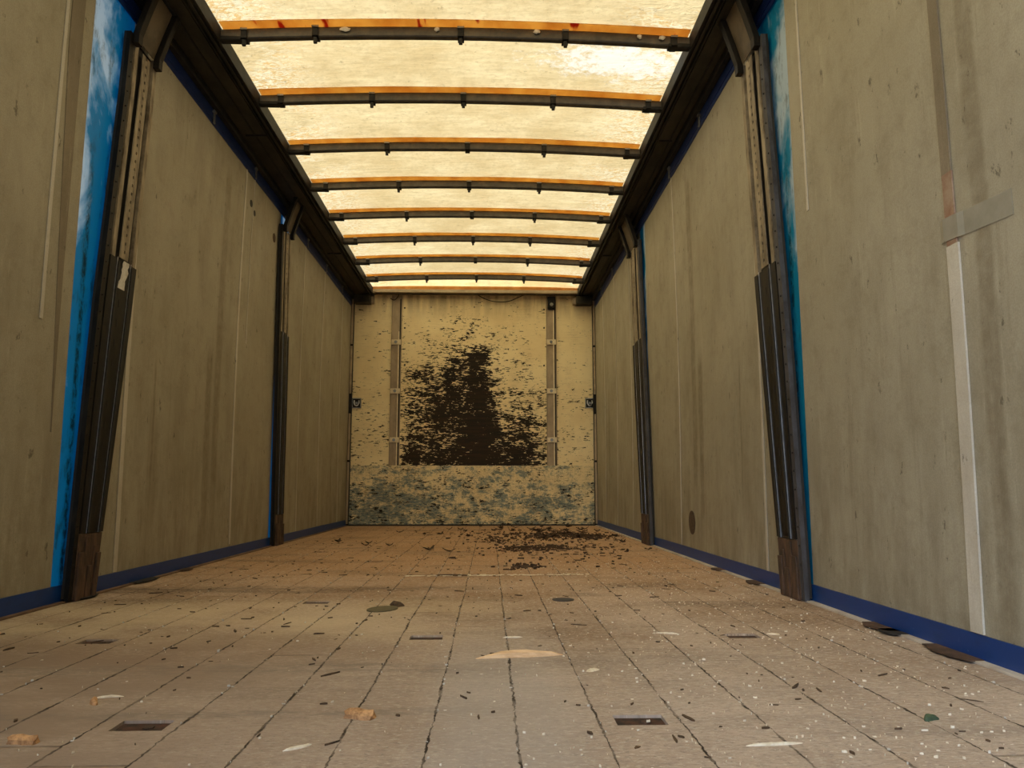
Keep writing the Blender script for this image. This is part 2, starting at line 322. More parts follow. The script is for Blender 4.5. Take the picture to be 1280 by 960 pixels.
# ------------------------------------------------------------------ mesh helpers
def finish(bm, name, mat, parent=None, smooth=False, bevel=0.0):
    me = bpy.data.meshes.new(name)
    bmesh.ops.recalc_face_normals(bm, faces=bm.faces)
    bm.to_mesh(me); bm.free()
    o = bpy.data.objects.new(name, me); COL.objects.link(o)
    me.materials.append(MAT[mat] if isinstance(mat, str) else mat)
    if smooth:
        for p in me.polygons: p.use_smooth = True
    if bevel:
        b = o.modifiers.new('bevel', 'BEVEL'); b.width = bevel; b.segments = 2; b.limit_method = 'ANGLE'
    if parent:
        o.parent = parent; o.matrix_parent_inverse = parent.matrix_basis.inverted()
    return o
def box(bm, x0, x1, y0, y1, z0, z1, M=None):
    vs = [bm.verts.new((x, y, z)) for x in (x0, x1) for y in (y0, y1) for z in (z0, z1)]
    for f in ((0, 1, 3, 2), (4, 6, 7, 5), (0, 4, 5, 1), (2, 3, 7, 6), (0, 2, 6, 4), (1, 5, 7, 3)):
        bm.faces.new([vs[i] for i in f])
    if M is not None: bmesh.ops.transform(bm, matrix=M, verts=vs)
    return vs
def bm0(f):
    b = bmesh.new(); f(b); return b
def sweep(bm, ring_fn, ts, closed=True, cap=True):
    rings = [[bm.verts.new(p) for p in ring_fn(t)] for t in ts]
    n = len(rings[0])
    for a_, b_ in zip(rings, rings[1:]):
        for i in range(n if closed else n - 1):
            j = (i + 1) % n; bm.faces.new((a_[i], a_[j], b_[j], b_[i]))
    if cap and closed:
        bm.faces.new(rings[0]); bm.faces.new(rings[-1])
def tube(bm, pts, r, n=8):
    pts = [Vector(p) for p in pts]
    def ring(i):
        d = (pts[min(i + 1, len(pts) - 1)] - pts[max(i - 1, 0)]).normalized()
        u_ = d.orthogonal().normalized() if abs(d.z) > .9 else d.cross(Vector((0, 0, 1))).normalized()
        v_ = d.cross(u_)
        return [pts[i] + r * (math.cos(k * math.tau / n) * u_ + math.sin(k * math.tau / n) * v_) for k in range(n)]
    sweep(bm, ring, range(len(pts)))
def cyl(bm, c, r, h, axis='Z', n=20, r2=None):
    M = Matrix.Translation(c) @ {'Z': Matrix.Identity(4), 'Y': Matrix.Rotation(math.pi / 2, 4, 'X'), 'X': Matrix.Rotation(math.pi / 2, 4, 'Y')}[axis]
    bmesh.ops.create_cone(bm, cap_ends=True, segments=n, radius1=r, radius2=r if r2 is None else r2, depth=h, matrix=M)
def empty(name, loc, label=None, cat=None, group=None):
    o = bpy.data.objects.new(name, None); COL.objects.link(o); o.location = loc; o.empty_display_size = .1
    return tag(o, label, cat, group)
def tag(o, label=None, cat=None, group=None, kind=None):
    if label: o['label'] = label
    if cat: o['category'] = cat
    if group: o['group'] = group
    if kind: o['kind'] = kind
    return o
def struct(o): o['kind'] = 'structure'; return o

XL, XR, Y0, YB = -1.41, 1.073, -0.60, 7.69
XC = (XL + XR) / 2
# ------------------------------------------------------------------ floor (with cut-out slots for the plates)
slots = [(178, 907), (800, 900), (928, 795), (533, 797), (122, 802), (396, 753), (467, 702), (402, 690)]
SL = [floor_at(*p) for p in slots]
hole = [(p.x - .041, p.x + .041, p.y - .027, p.y + .027) for p in SL]
hole.append((-0.30, -0.21, 3.385, 3.41)) # narrow slot hidden at the chalk line
hole = hole[:8]
xs = sorted({XL, XR, *[h[0] for h in hole], *[h[1] for h in hole]})
ys = sorted({Y0, YB, *[h[2] for h in hole], *[h[3] for h in hole]})
bm = bmesh.new(); V = {}
def fv_(x, y, z):
    k = (round(x, 5), round(y, 5), z)
    if k not in V: V[k] = bm.verts.new((x, y, z))
    return V[k]
for x0, x1 in zip(xs, xs[1:]):
    for y0, y1 in zip(ys, ys[1:]):
        cx, cy = (x0 + x1) / 2, (y0 + y1) / 2
        if any(h[0] < cx < h[1] and h[2] < cy < h[3] for h in hole): continue
        bm.faces.new([fv_(x0, y0, 0), fv_(x1, y0, 0), fv_(x1, y1, 0), fv_(x0, y1, 0)])
for h in hole:
    c4 = [(h[0], h[2]), (h[1], h[2]), (h[1], h[3]), (h[0], h[3])]
    for (p, q) in zip(c4, c4[1:] + c4[:1]):
        bm.faces.new([fv_(*p, 0), fv_(*q, 0), bm.verts.new((*q, -.028)), bm.verts.new((*p, -.028))])
box(bm, XL, XR, Y0, YB, -.10, -.0285)
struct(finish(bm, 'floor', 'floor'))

plate_lab = ['rusty plate in a dark slot at the front left, beside a curled wood chip',
    'rusty plate in a rectangular floor slot, front of the floor, right of centre',
    'reddish rusty plate in a floor slot near the right wall, behind the front plates',
    'dark plate in a narrow floor slot left of the long pale splinter',
    'dark plate in a floor slot nearest the left wall post',
    'dark plate in a floor slot just left of the round olive disc',
    'thin dark floor slot far back, straight behind the one beside the disc',
    'farthest left floor slot, a thin dark dash near the left wall']
for i, (h, lb) in enumerate(zip(hole, plate_lab)):
    r = empty('floor_plate', ((h[0] + h[1]) / 2, (h[2] + h[3]) / 2, -.028), lb, 'floor plate', 'rusty plates in the floor slots')
    bm = bmesh.new(); box(bm, h[0] + .001, h[1] - .001, h[2] + .001, h[3] - .001, -.028, -.004)
    finish(bm, 'plate', 'rust2', r, bevel=.002)
    bm = bmesh.new(); cyl(bm, ((h[0] + h[1]) / 2 + .01, (h[2] + h[3]) / 2, -.0035), .009, .003, n=6); finish(bm, 'screw_head', 'rust', r)
# grey scuffed oval disc flush on the boards
p = floor_at(704, 750)
bm = bmesh.new(); cyl(bm, (p.x, p.y, .0015), .037, .003, n=28)
o = finish(bm, 'metal_cap', 'post_grey', bevel=.001); tag(o, 'flat grey round metal cap on the floor behind the long splinter', 'metal cap')

# floor edge trims
def edge_trim(n_, x0, x1, mat, pockets, lab):
    bm = bmesh.new(); box(bm, x0, x1, Y0, YB - .02, 0.0, .006); t = struct(finish(bm, n_, mat, bevel=.001))
    for (ya, yb, mt) in pockets:
        bm = bmesh.new(); n = 7
        pts = [(ya + (yb - ya) * k / n) for k in range(n + 1)]
        xi = x0 if abs(x0) < abs(x1) else x1
        def ring(y, xi=xi):
            wv = .014 + .016 * math.sin((y - ya) / (yb - ya) * math.pi) + R_.uniform(-.004, .004)
            s_ = -1 if xi > 0 else 1
            return [(xi - s_ * .03, y, .0045), (xi + s_ * wv, y, .0045), (xi + s_ * wv, y, .0075), (xi - s_ * .03, y, .0075)]
        sweep(bm, ring, pts); finish(bm, 'pocket', mt, t)
edge_trim('trim_1', XR - .032, XR, 'alu', ((1.68, 1.86, 'rust'), (2.02, 2.16, 'rust'), (1.98, 2.06, 'groove'), (3.0, 3.12, 'rust'), (3.5, 3.6, 'rust')), '')
edge_trim('trim_2', XL, XL + .03, 'brownedge', ((3.1, 3.3, 'groove'), (3.55, 3.66, 'rust'), (2.66, 2.8, 'groove')), '')

# ------------------------------------------------------------------ side walls (curtains)
def bulge(y, z, side):
    posts = (2.76, 5.14)
    a_, b_ = (0.15, 2.76) if y < 2.76 else ((2.76, 5.14) if y < 5.14 else (5.14, YB))
    s_ = math.sin(max(0, min(1, (y - a_) / (b_ - a_))) * math.pi)
    v = .014 * s_ * math.sin(max(0, min(1, z / 2.3)) * math.pi)
    return v + .004 * mn.noise(Vector((y * 1.3, z * .9, side * 3.1))) * s_
def wx(y, z, side, off):
    x = XL if side < 0 else XR
    return x + side * (bulge(y, z, side)) - side * off
def sheet(name, mat, side, y0, y1, z0, z1, off, parent=None, th=.0025, ny=None, nz=None, lean=0.0):
    ny = ny or max(1, int((y1 - y0) / .12)); nz = nz or max(1, int((z1 - z0) / .12))
    bm = bmesh.new()
    def grid(o_):
        return [[bm.verts.new((wx(y0 + (y1 - y0) * i / ny, z0 + (z1 - z0) * j / nz, side, o_), y0 + (y1 - y0) * i / ny + lean * (z0 + (z1 - z0) * j / nz), z0 + (z1 - z0) * j / nz)) for j in range(nz + 1)] for i in range(ny + 1)]
    A = grid(off); B = grid(off - th)
    for i in range(ny):
        for j in range(nz):
            bm.faces.new((A[i][j], A[i + 1][j], A[i + 1][j + 1], A[i][j + 1])); bm.faces.new((B[i][j + 1], B[i + 1][j + 1], B[i + 1][j], B[i][j]))
    for i in range(ny):
        for j in (0, nz): bm.faces.new((A[i][j], A[i + 1][j], B[i + 1][j], B[i][j]))
    for j in range(nz):
        for i in (0, ny): bm.faces.new((A[i][j], A[i][j + 1], B[i][j + 1], B[i][j]))
    return finish(bm, name, mat, parent, smooth=False)
for side, nm in ((-1, 'wall_left'), (1, 'wall_right')):
    wl = struct(sheet(nm, 'blue', side, Y0, YB, 0.0, 2.31, 0.0))
    zt = 2.20
    for (ya, yb) in ((Y0, 2.565), (2.86, 5.0 if side < 0 else 5.10), (5.20 if side < 0 else 5.28, YB - .01)):
        sheet('lining', 'lining', side, ya, yb, .05, zt, .006, wl, th=.003)
    sheet('bottom_hem', 'hem', side, Y0, YB - .01, .001, .058, .011, wl, th=.004, nz=2)
    sheet('top_band', 'navy', side, Y0, YB - .01, zt - .01, 2.305, .010, wl, th=.004, nz=2)
    sheet('top_band_welt', 'navy', side, Y0, YB - .01, zt + .012, zt + .022, .014, wl, th=.004, nz=1)
    if side < 0:
        st = [(2.985, .030, 'strap', .06), (4.27, .020, 'strap', .07), (4.42, .006, 'strap', 1.2), (5.69, .016, 'strap', .06), (6.39, .016, 'strap', .06), (7.2, .018, 'strap', .06), (2.40, .016, 'strap', .9)]
        fl = sheet('flap', 'brown_strap', side, 2.425, 2.50, .55, zt, .009, wl, nz=30)
        for v in fl.data.vertices:
            q = min(1, max(.02, (v.co.z - .55) / 1.3)); v.co.y = 2.50 - (2.50 - v.co.y) * q
    else:
        st = [(2.975, .020, 'strap', .05), (4.315, .014, 'strap', .06), (5.75, .014, 'strap', .06), (6.45, .012, 'strap', .06), (7.1, .016, 'strap', .06), (2.46, .012, 'strap', 1.3)]
        # wide grey strap on the near bay: dirty top, rust-red middle, pale bottom
        o = sheet('strap', 'brown_strap', side, 1.685, 1.722, 1.10, zt, .011, wl, th=.004)
        o['label'] = 'grimy brown upper length of the wide strap'
        o = sheet('strap', 'red', side, 1.683, 1.720, .93, 1.11, .0115, wl, th=.004); o['label'] = 'rust-stained reddish length of the wide strap'
        o = sheet('strap', 'strap', side, 1.678, 1.722, .06, .935, .012, wl, th=.005); o['label'] = 'pale lower length of the wide strap'
        for (zc, dz) in ((1.06, .22),):
            bm = bmesh.new()
            rows_ = [(1.745, .950, 1.006, .0085), (1.728, .9493, 1.005, .0130), (1.672, .946, 1.002, .0135), (1.655, .945, 1.001, .0085), (1.58, .940, .996, .0080), (1.495, .934, .991, .0080)]
            T_ = [[bm.verts.new((wx(y, z, side, o_ - d_), y, z)) for d_ in (0, .0008) for z in (za, zb_)] for y, za, zb_, o_ in rows_]
            for p_, q_ in zip(T_, T_[1:]):
                bm.faces.new((p_[0], q_[0], q_[1], p_[1])); bm.faces.new((p_[2], p_[3], q_[3], q_[2])); bm.faces.new((p_[0], p_[2], q_[2], q_[0])); bm.faces.new((p_[1], q_[1], q_[3], p_[3]))
            for p_ in (T_[0], T_[-1]): bm.faces.new((p_[0], p_[1], p_[3], p_[2]))
            finish(bm, 'repair_tape', 'tape', wl)['label'] = 'glossy pale repair tape stuck slantwise over the strap'
        bm = bmesh.new()   # round dark patch
        cyl(bm, (wx(4.09, .19, side, .0075), 4.09, .19), .062, .003, 'X', 28); finish(bm, 'patch', 'bark', wl)['label'] = 'round dark patch near the floor'
    for (yc, wd, mt, z0) in st:
        sheet('strap', mt, side, yc - wd / 2, yc + wd / 2, z0, zt + .005, .0095, wl, ny=1)
    # rollers that hang the curtain from the rail track
    for yc in ([1.7, 3.70, 4.40, 5.72, 6.40, 7.10] if side < 0 else [1.7, 3.66, 4.32, 5.75, 6.45, 7.1]):
        bm = bmesh.new(); xx = (XL if side < 0 else XR) - side * .016
        box(bm, xx - .003, xx + .003, yc - .009, yc + .009, 2.19, 2.285)
        cyl(bm, (xx - side * .006, yc, 2.275), .011, .012, 'X', 14); box(bm, xx - .008, xx + .008, yc - .012, yc + .012, 2.245, 2.255)
        finish(bm, 'roller_hook', 'galv', wl)
    if side < 0:
        bm = bmesh.new()   # torn holes high on the left bay
        for (y, z, r) in ((4.38, 2.03, .022), (4.45, 1.995, .018)):
            cyl(bm, (wx(y, z, side, .0072), y, z), r, .002, 'X', 9)
        finish(bm, 'torn_patch', 'post_dark', wl)
        bm = bmesh.new(); cyl(bm, (wx(4.86, 1.98, side, .0072), 4.86, 1.98), .03, .002, 'X', 16); finish(bm, 'patch', 'bark', wl)

# ------------------------------------------------------------------ front wall of the load space
PM, PS = .501, .053
def probit(p):
    p = max(.004, min(.996, p)); t = math.sqrt(-2 * math.log(min(p, 1 - p)))
    v = t - (2.30753 + .27061 * t) / (1 + .99229 * t + .04481 * t * t)
    return v if p > .5 else -v
cols = [495, 507, 520, 535, 550, 565, 578, 592, 605, 617, 630, 645, 660, 675, 687]
tab = {  # photo row -> share of bare wood per column
 365: [.01, .01, .01, .01, .01, .01, .01, .02, .01, .01, .01, .01, .01, .01, .02],
 385: [.03, .03, .01, .01, .01, .02, .03, .06, .03, .01, .01, .01, .01, .02, .04],
 400: [.05, .04, .02, .03, .04, .14, .16, .20, .12, .05, .04, .02, .02, .03, .06],
 412: [.04, .05, .06, .08, .08, .18, .18, .22, .20, .12, .06, .05, .03, .03, .04],
 430: [.04, .08, .14, .18, .18, .22, .22, .32, .28, .16, .14, .10, .06, .04, .05],
 443: [.04, .10, .18, .22, .30, .40, .70, .90, .88, .35, .14, .10, .08, .05, .05],
 455: [.08, .12, .30, .30, .35, .55, .82, .96, .92, .32, .14, .14, .14, .06, .06],
 463: [.10, .32, .80, .74, .55, .80, .86, .96, .92, .30, .14, .18, .22, .06, .08],
 475: [.10, .30, .55, .50, .60, .90, .80, .92, .96, .45, .18, .22, .22, .10, .15],
 485: [.12, .30, .50, .70, .80, .84, .88, .96, .98, .55, .22, .22, .20, .16, .30],
 492: [.14, .36, .55, .80, .86, .88, .94, .97, .99, .75, .45, .35, .30, .20, .26],
 502: [.14, .36, .60, .85, .90, .93, .93, .96, .99, .80, .22, .35, .40, .35, .30],
 515: [.14, .52, .66, .90, .93, .90, .90, .97, .99, .82, .24, .45, .45, .35, .30],
 527: [.14, .36, .62, .88, .93, .90, .96, .99, .99, .90, .55, .72, .70, .45, .45],
 540: [.14, .30, .70, .82, .82, .80, .98, .99, .99, .97, .72, .82, .85, .40, .40],
 553: [.14, .42, .74, .88, .78, .84, .98, .99, .99, .98, .85, .85, .90, .60, .45],
 565: [.14, .62, .80, .90, .88, .90, .98, .99, .98, .94, .90, .92, .93, .66, .45],
 580: [.14, .88, .88, .93, .93, .94, .98, .99, .99, .98, .97, .97, .97, .75, .5]}
rows = sorted(tab)
def dens(px, py):
    if px < 486: return .03 + .09 * max(0, min(1, (py - 420) / 150))
    if px > 698: return .02 + .06 * max(0, min(1, (py - 430) / 100))
    py = max(rows[0], min(rows[-1], py)); px = max(cols[0], min(cols[-1], px))
    i = max(k for k in range(len(rows)) if rows[k] <= py); i = min(i, len(rows) - 2)
    j = max(k for k in range(len(cols)) if cols[k] <= px); j = min(j, len(cols) - 2)
    fy = (py - rows[i]) / (rows[i + 1] - rows[i]); fx = (px - cols[j]) / (cols[j + 1] - cols[j])
    g0, g1 = tab[rows[i]], tab[rows[i + 1]]
    return (g0[j] * (1 - fx) + g0[j + 1] * fx) * (1 - fy) + (g1[j] * (1 - fx) + g1[j + 1] * fx) * fy
def panel(name, mat, x0, x1, z0, z1, yf, th, fn, attrs, nx=90, nz=90):
    bm = bmesh.new()
    lay = [bm.verts.layers.float.new(k) for k in attrs]
    G = [[bm.verts.new((x0 + (x1 - x0) * i / nx, yf, z0 + (z1 - z0) * j / nz)) for j in range(nz + 1)] for i in range(nx + 1)]
    for c_ in G:
        for v in c_:
            for l_, val in zip(lay, fn(v.co.x, v.co.z)): v[l_] = val
    for i in range(nx):
        for j in range(nz): bm.faces.new((G[i][j], G[i + 1][j], G[i + 1][j + 1], G[i][j + 1]))
    B = [bm.verts.new((x, yf + th, z)) for x, z in ((x0, z0), (x1, z0), (x1, z1), (x0, z1))]
    bm.faces.new(B[::-1])
    bm.faces.new([G[i][0] for i in range(nx, -1, -1)] + [B[0], B[1]]); bm.faces.new([G[i][nz] for i in range(nx + 1)] + [B[2], B[3]])
    bm.faces.new([G[0][j] for j in range(nz + 1)] + [B[3], B[0]]); bm.faces.new([G[nx][j] for j in range(nz, -1, -1)] + [B[1], B[2]])
    return finish(bm, name, mat)
scl = (315 / 2.482)
def wpix(x, z):
    d = Vector((x, YB, z)) - CAM
    return 640 + F * d.dot(right) / d.dot(fwd), 480 - F * d.dot(up) / d.dot(fwd)
def f_wall(x, z):
    px, py = wpix(x, z); return (PM + PS * probit(dens(px, py)),)
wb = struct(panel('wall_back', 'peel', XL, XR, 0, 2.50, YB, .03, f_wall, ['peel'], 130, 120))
def f_kick(x, z):
    px, py = wpix(x, z)
    d = .10 + .10 * (1 if z < .06 else 0) + .05 * max(0, (.35 - z) / .35)
    t = .30 + .35 * max(0, min(1, (.50 - z) / .3)) + .22 * math.exp(-((px - 487) / 22) ** 2) + .15 * math.exp(-((px - 670) / 30) ** 2) * (z < .4) - .25 * math.exp(-((px - 725) / 16) ** 2)
    if px < 480 and z < .33: t += .2
    return (PM + PS * probit(d), .5 + .057 * probit(max(.02, min(.9, t))))
kp = panel('kick_panel', 'kick', XL + .03, XR - .02, .012, .588, YB - .012, .0118, f_kick, ['peel', 'teal'], 80, 30)
kp.parent = wb; kp['label'] = 'lower panel with crazed teal and cream paint'
bm = bmesh.new(); box(bm, XL + .03, XR - .02, YB - .03, YB - .0125, 0.0, .014); finish(bm, 'bottom_rail', 'groove', wb)

# vertical channels with clamps on the front wall
for (pxa, lab, lamp) in ((494.5, 'tan steel channel with pale rod on the front wall, left of the peeled area', 0), (689.5, 'tan steel channel with pale rod on the front wall, under the round lamp', 1)):
    x = back_at(pxa, 480).x; zt = back_at(pxa, 362).z
    r = empty('wall_channel', (x, YB, .59), lab, 'wall channel', 'steel channels on the front wall')
    bm = bmesh.new()
    prof = [(-.052, 0), (-.052, -.013), (-.047, -.013), (-.044, -.004), (.044, -.004), (.047, -.013), (.052, -.013), (.052, 0)]
    sweep(bm, lambda z: [(x + u_, YB - .001 + v_, z) for u_, v_ in prof], (.589, zt)); finish(bm, 'channel', 'channel', r)
    bm = bmesh.new(); box(bm, x + .018, x + .030, YB - .016, YB - .005, .589, back_at(690, 378 if lamp else 412).z - .03); finish(bm, 'rod', 'palerod', r, bevel=.002)
    bm = bmesh.new(); box(bm, x + .031, x + .0425, YB - .009, YB - .0055, .589, zt - .1); finish(bm, 'groove_strip', 'groove', r)
    for py in (428, 489, 550):
        z = back_at(pxa, py).z
        bm = bmesh.new(); box(bm, x - .047, x + .047, YB - .024, YB - .0165, z - .026, z + .026); c_ = finish(bm, 'clamp_plate', 'palerod', r, bevel=.002)
        bm = bmesh.new(); cyl(bm, (x - .004, YB - .026, z), .016, .010, 'Y', 8); finish(bm, 'bolt', 'galv', c_, bevel=.001)
    for k in range(18):
        pass
# marker lamp
p = back_at(689, 382); p2 = back_at(689, 371)
r = empty('marker_lamp', (p.x, YB, p.z), 'small black round lamp at the top of the right wall channel', 'lamp')
bm = bmesh.new(); box(bm, p.x - .04, p.x + .04, YB - .035, YB - .014, p.z - .05, p.z + .085); finish(bm, 'housing', 'black', r, bevel=.006)
bm = bmesh.new(); cyl(bm, (p.x, YB - .045, p.z), .040, .022, 'Y', 24, .034); finish(bm, 'bezel', 'black', r, bevel=.003)
bm = bmesh.new(); bmesh.ops.create_uvsphere(bm, u_segments=20, v_segments=10, radius=.020, matrix=Matrix.Translation((p.x, YB - .052, p.z)) @ Matrix.Diagonal((1, .6, 1, 1))); finish(bm, 'lens', 'lens', r, True)
# lashing rings at both edges
for (px, side, lab) in ((446, -1, 'square steel lashing ring plate at the left edge of the front wall'), (737, 1, 'square steel lashing ring plate at the right edge of the front wall')):
    p = back_at(px, 504); x, z = p.x, p.z
    r = empty('lashing_ring', (x, YB, z), lab, 'lashing ring', 'lashing rings on the front wall')
    bm = bmesh.new(); box(bm, x - .045, x + .045, YB - .008, YB - .0005, z - .05, z + .05); finish(bm, 'base_plate', 'post_dark', r, bevel=.003)
    bm = bmesh.new()
    for (a0, a1, b0, b1) in ((-.045, .045, .042, .05), (-.045, .045, -.05, -.042), (-.045, -.037, -.05, .05), (.037, .045, -.05, .05)):
        box(bm, x + a0, x + a1, YB - .013, YB - .007, z + b0, z + b1)
    finish(bm, 'rim', 'galv', r)
    bm = bmesh.new()
    tube(bm, [(x - .022, YB - .016, z + .028), (x - .024, YB - .018, z), (x - .015, YB - .02, z - .022), (x, YB - .021, z - .028), (x + .015, YB - .02, z - .022), (x + .024, YB - .018, z), (x + .022, YB - .016, z + .028)], .006)
    finish(bm, 'ring', 'chrome', r, True)
    bm = bmesh.new(); cyl(bm, (x, YB - .014, z), .013, .012, 'Y', 12); finish(bm, 'bolt', 'galv', r)
# bolt heads dotted on the wall
for n_, (px, py) in enumerate([(506, 385), (539, 384), (593, 384), (647, 384), (680, 387), (506, 410), (506, 456), (680, 410), (680, 457)]):
    p = back_at(px, py); bm = bmesh.new(); cyl(bm, (p.x, YB - .002, p.z), .009, .004, 'Y', 10)
    finish(bm, 'bolt_head', 'channel' if n_ in (1, 2, 3) else 'groove', wb)
# corner posts
for side, lab in ((-1, 'narrow worn corner post left of the front wall'), (1, 'narrow worn corner post right of the front wall')):
    xx = XL + .006 if side < 0 else XR - .006
    r = empty('corner_post', (xx, YB - .01, 0), lab, 'corner post', 'corner posts of the front wall')
    a0, a1 = (xx, xx + .028) if side < 0 else (xx - .028, xx)
    bm = bmesh.new(); box(bm, a0, a1, YB - .055, YB - .013, 0.002, 2.30); finish(bm, 'post', 'post_dark', r, bevel=.002)
    for (z0, z1, mt) in ((.02, .62, 'channel'), (.64, 1.10, 'channel'), (1.30, 1.78, 'headm'), (1.80, 2.27, 'channel')):
        bm = bmesh.new(); box(bm, a0 + .004, a1 - .004, YB - .062, YB - .0552, z0, z1); finish(bm, 'cover_strip', mt, r, bevel=.001)

# header beam above the front wall
r = empty('header_beam', (XC, YB, 2.33), 'grimy header beam with an orange strip across the top of the front wall', 'beam')
XI, XJ = -1.185, .885
bm = bmesh.new(); box(bm, XI - .07, XJ + .07, 7.56, YB - .001, 2.318, 2.352); finish(bm, 'beam', 'headm', r, bevel=.004)
bm = bmesh.new(); sweep(bm, lambda x: [(x, 7.56, 2.3525), (x, 7.60, 2.395), (x, 7.61, 2.395), (x, 7.61, 2.3525)], (XI - .02, XJ + .02)); finish(bm, 'orange_strip', 'orange', r)
bm = bmesh.new(); box(bm, XI - .07, XJ + .07, 7.60, 7.612, 2.309, 2.3175); finish(bm, 'seal', 'black', r)
for side, lab in ((-1, 'dark bracket block under the left rail at the front wall corner'), (1, 'dark bracket block under the right rail at the front wall corner')):
    x0, x1 = (XL + .04, XL + .20) if side < 0 else (XR - .20, XR - .04)
    r = empty('corner_bracket', ((x0 + x1) / 2, YB - .1, 2.2), lab, 'bracket', 'corner brackets')
    bm = bmesh.new(); box(bm, x0, x1, YB - .13, YB - .001, 2.215, 2.295); finish(bm, 'block', 'railm', r, bevel=.004)
    xa = x1 if side < 0 else x0 - .03
    bm = bmesh.new(); box(bm, xa + .0003, xa + .03, YB - .05, YB - .001, 2.225, 2.295); finish(bm, 'end_plate', 'channel', r, bevel=.003)
# cables sagging below the header
def cable(pts, lab):
    P = [back_at(px, py, YB - .03) for px, py in pts]
    Q = []
    for k in range(len(P) - 1):
        p0, p1, p2, p3 = P[max(k - 1, 0)], P[k], P[k + 1], P[min(k + 2, len(P) - 1)]
        for t in (0, .25, .5, .75):
            Q.append(.5 * ((2 * p1) + (p2 - p0) * t + (2 * p0 - 5 * p1 + 4 * p2 - p3) * t * t + (3 * p1 - p0 - 3 * p2 + p3) * t ** 3))
    Q.append(P[-1]); bm = bmesh.new(); tube(bm, Q, .0045, 6); o = finish(bm, 'cable', 'black', None, True)
    tag(o, lab, 'cable', 'cables under the header beam')
cable([(592, 364.5), (601, 371), (613, 376), (627, 377.5), (638, 376), (652, 370), (668, 364.5)], 'thin dark cable sagging deepest under the header, right of centre')
cable([(520, 364.5), (535, 366), (556, 367.5), (575, 365.5), (584, 364.2)], 'thin dark cable hanging in a shallow sag under the header, left of centre')
cable([(500, 364), (498, 370), (493, 375), (488, 373)], 'short cable loop at the top of the left wall channel')

# ------------------------------------------------------------------ roof: tarp, rails, bows
def zb(x): return 2.328 + .030 * (1 - ((x + .15) / 1.04) ** 2)
BY = [3.17, 3.74, 4.31, 4.88, 5.44, 6.00, 6.57, 7.14]
allb = [BY[0] - .57 * k for k in range(5, 0, -1)] + BY
bm = bmesh.new(); nx = 48; ny = 150
def tz(x, y):
    f = ((y - BY[0]) / .5675) % 1.0
    edge = abs(x + .15) / 1.04
    return zb(x) + .042 + .012 * math.sin(f * math.pi) + .004 * mn.noise(Vector((x * 2.3, y * 3.1, 0))) + .008 * max(0, edge - .6) * mn.noise(Vector((x * 6, y * 9, 4)))
ya_, yb_ = Y0 + .05, 7.70
G = [[bm.verts.new((XI - .06 + (XJ - XI + .12) * i / nx, ya_ + (yb_ - ya_) * j / ny, 0)) for j in range(ny + 1)] for i in range(nx + 1)]
for c_ in G:
    for v in c_: v.co.z = tz(v.co.x, v.co.y)
for i in range(nx):
    for j in range(ny): bm.faces.new((G[i][j], G[i + 1][j], G[i + 1][j + 1], G[i][j + 1]))
struct(finish(bm, 'ceiling', 'tarp', None, True))
for side, nm in ((-1, 'left'), (1, 'right')):
    def U(u_): return (XL + u_) if side < 0 else (XR - u_)
    W_ = (XI - XL) if side < 0 else (XR - XJ)
    r = empty('roof_rail', (U(.1), 4.2, 2.29), 'black %s roof rail running the full length above the %s side curtain' % (nm, nm), 'roof rail', 'roof rails along the sides')
    def prof(name, pts, mat, y0=Y0, y1=YB - .005, sm=0.0):
        bm = bmesh.new(); sweep(bm, lambda y: [(U(a_), y, b_) for a_, b_ in pts], (y0, y1)); return finish(bm, name, mat, r, bevel=sm)
    prof('rail', [(-.02, 2.312), (.03, 2.312), (.035, 2.300), (W_ - .052, 2.300), (W_ - .050, 2.318), (W_ - .01, 2.325), (W_ - .01, 2.385), (-.02, 2.50)], 'railm')
    prof('curtain_track', [(.012, 2.262), (.036, 2.262), (.040, 2.270), (.040, 2.299), (.012, 2.299)], 'black')
    prof('inner_lip', [(W_ - .046, 2.296), (W_ - .036, 2.290), (W_ - .032, 2.316), (W_ - .046, 2.316)], 'railm')
    prof('inner_lip', [(W_ - .026, 2.292), (W_ - .016, 2.290), (W_ - .012, 2.318), (W_ - .026, 2.318)], 'railm')
    prof('inner_lip', [(W_ - .008, 2.300), (W_ + .003, 2.300), (W_ + .003, 2.3675), (W_ - .008, 2.3675)], 'black')
    prof('bright_line', [(W_ - .0155, 2.2895), (W_ - .0135, 2.2895), (W_ - .0135, 2.2925), (W_ - .0155, 2.2925)], 'lip')
    prof('weld_strip', [(W_ - .12, 2.2955), (W_ - .112, 2.2955), (W_ - .112, 2.2998), (W_ - .12, 2.2998)], 'black')
    bm = bmesh.new(); finish(bm0(lambda b: box(b, min(U(.06), U(W_ - .055)), max(U(.06), U(W_ - .055)), 6.2, 6.215, 2.290, 2.2998)), 'joint', 'black', r); box(bm, min(U(.06), U(W_ - .055)), max(U(.06), U(W_ - .055)), 4.05, 4.06, 2.292, 2.2998); finish(bm, 'joint', 'black', r)

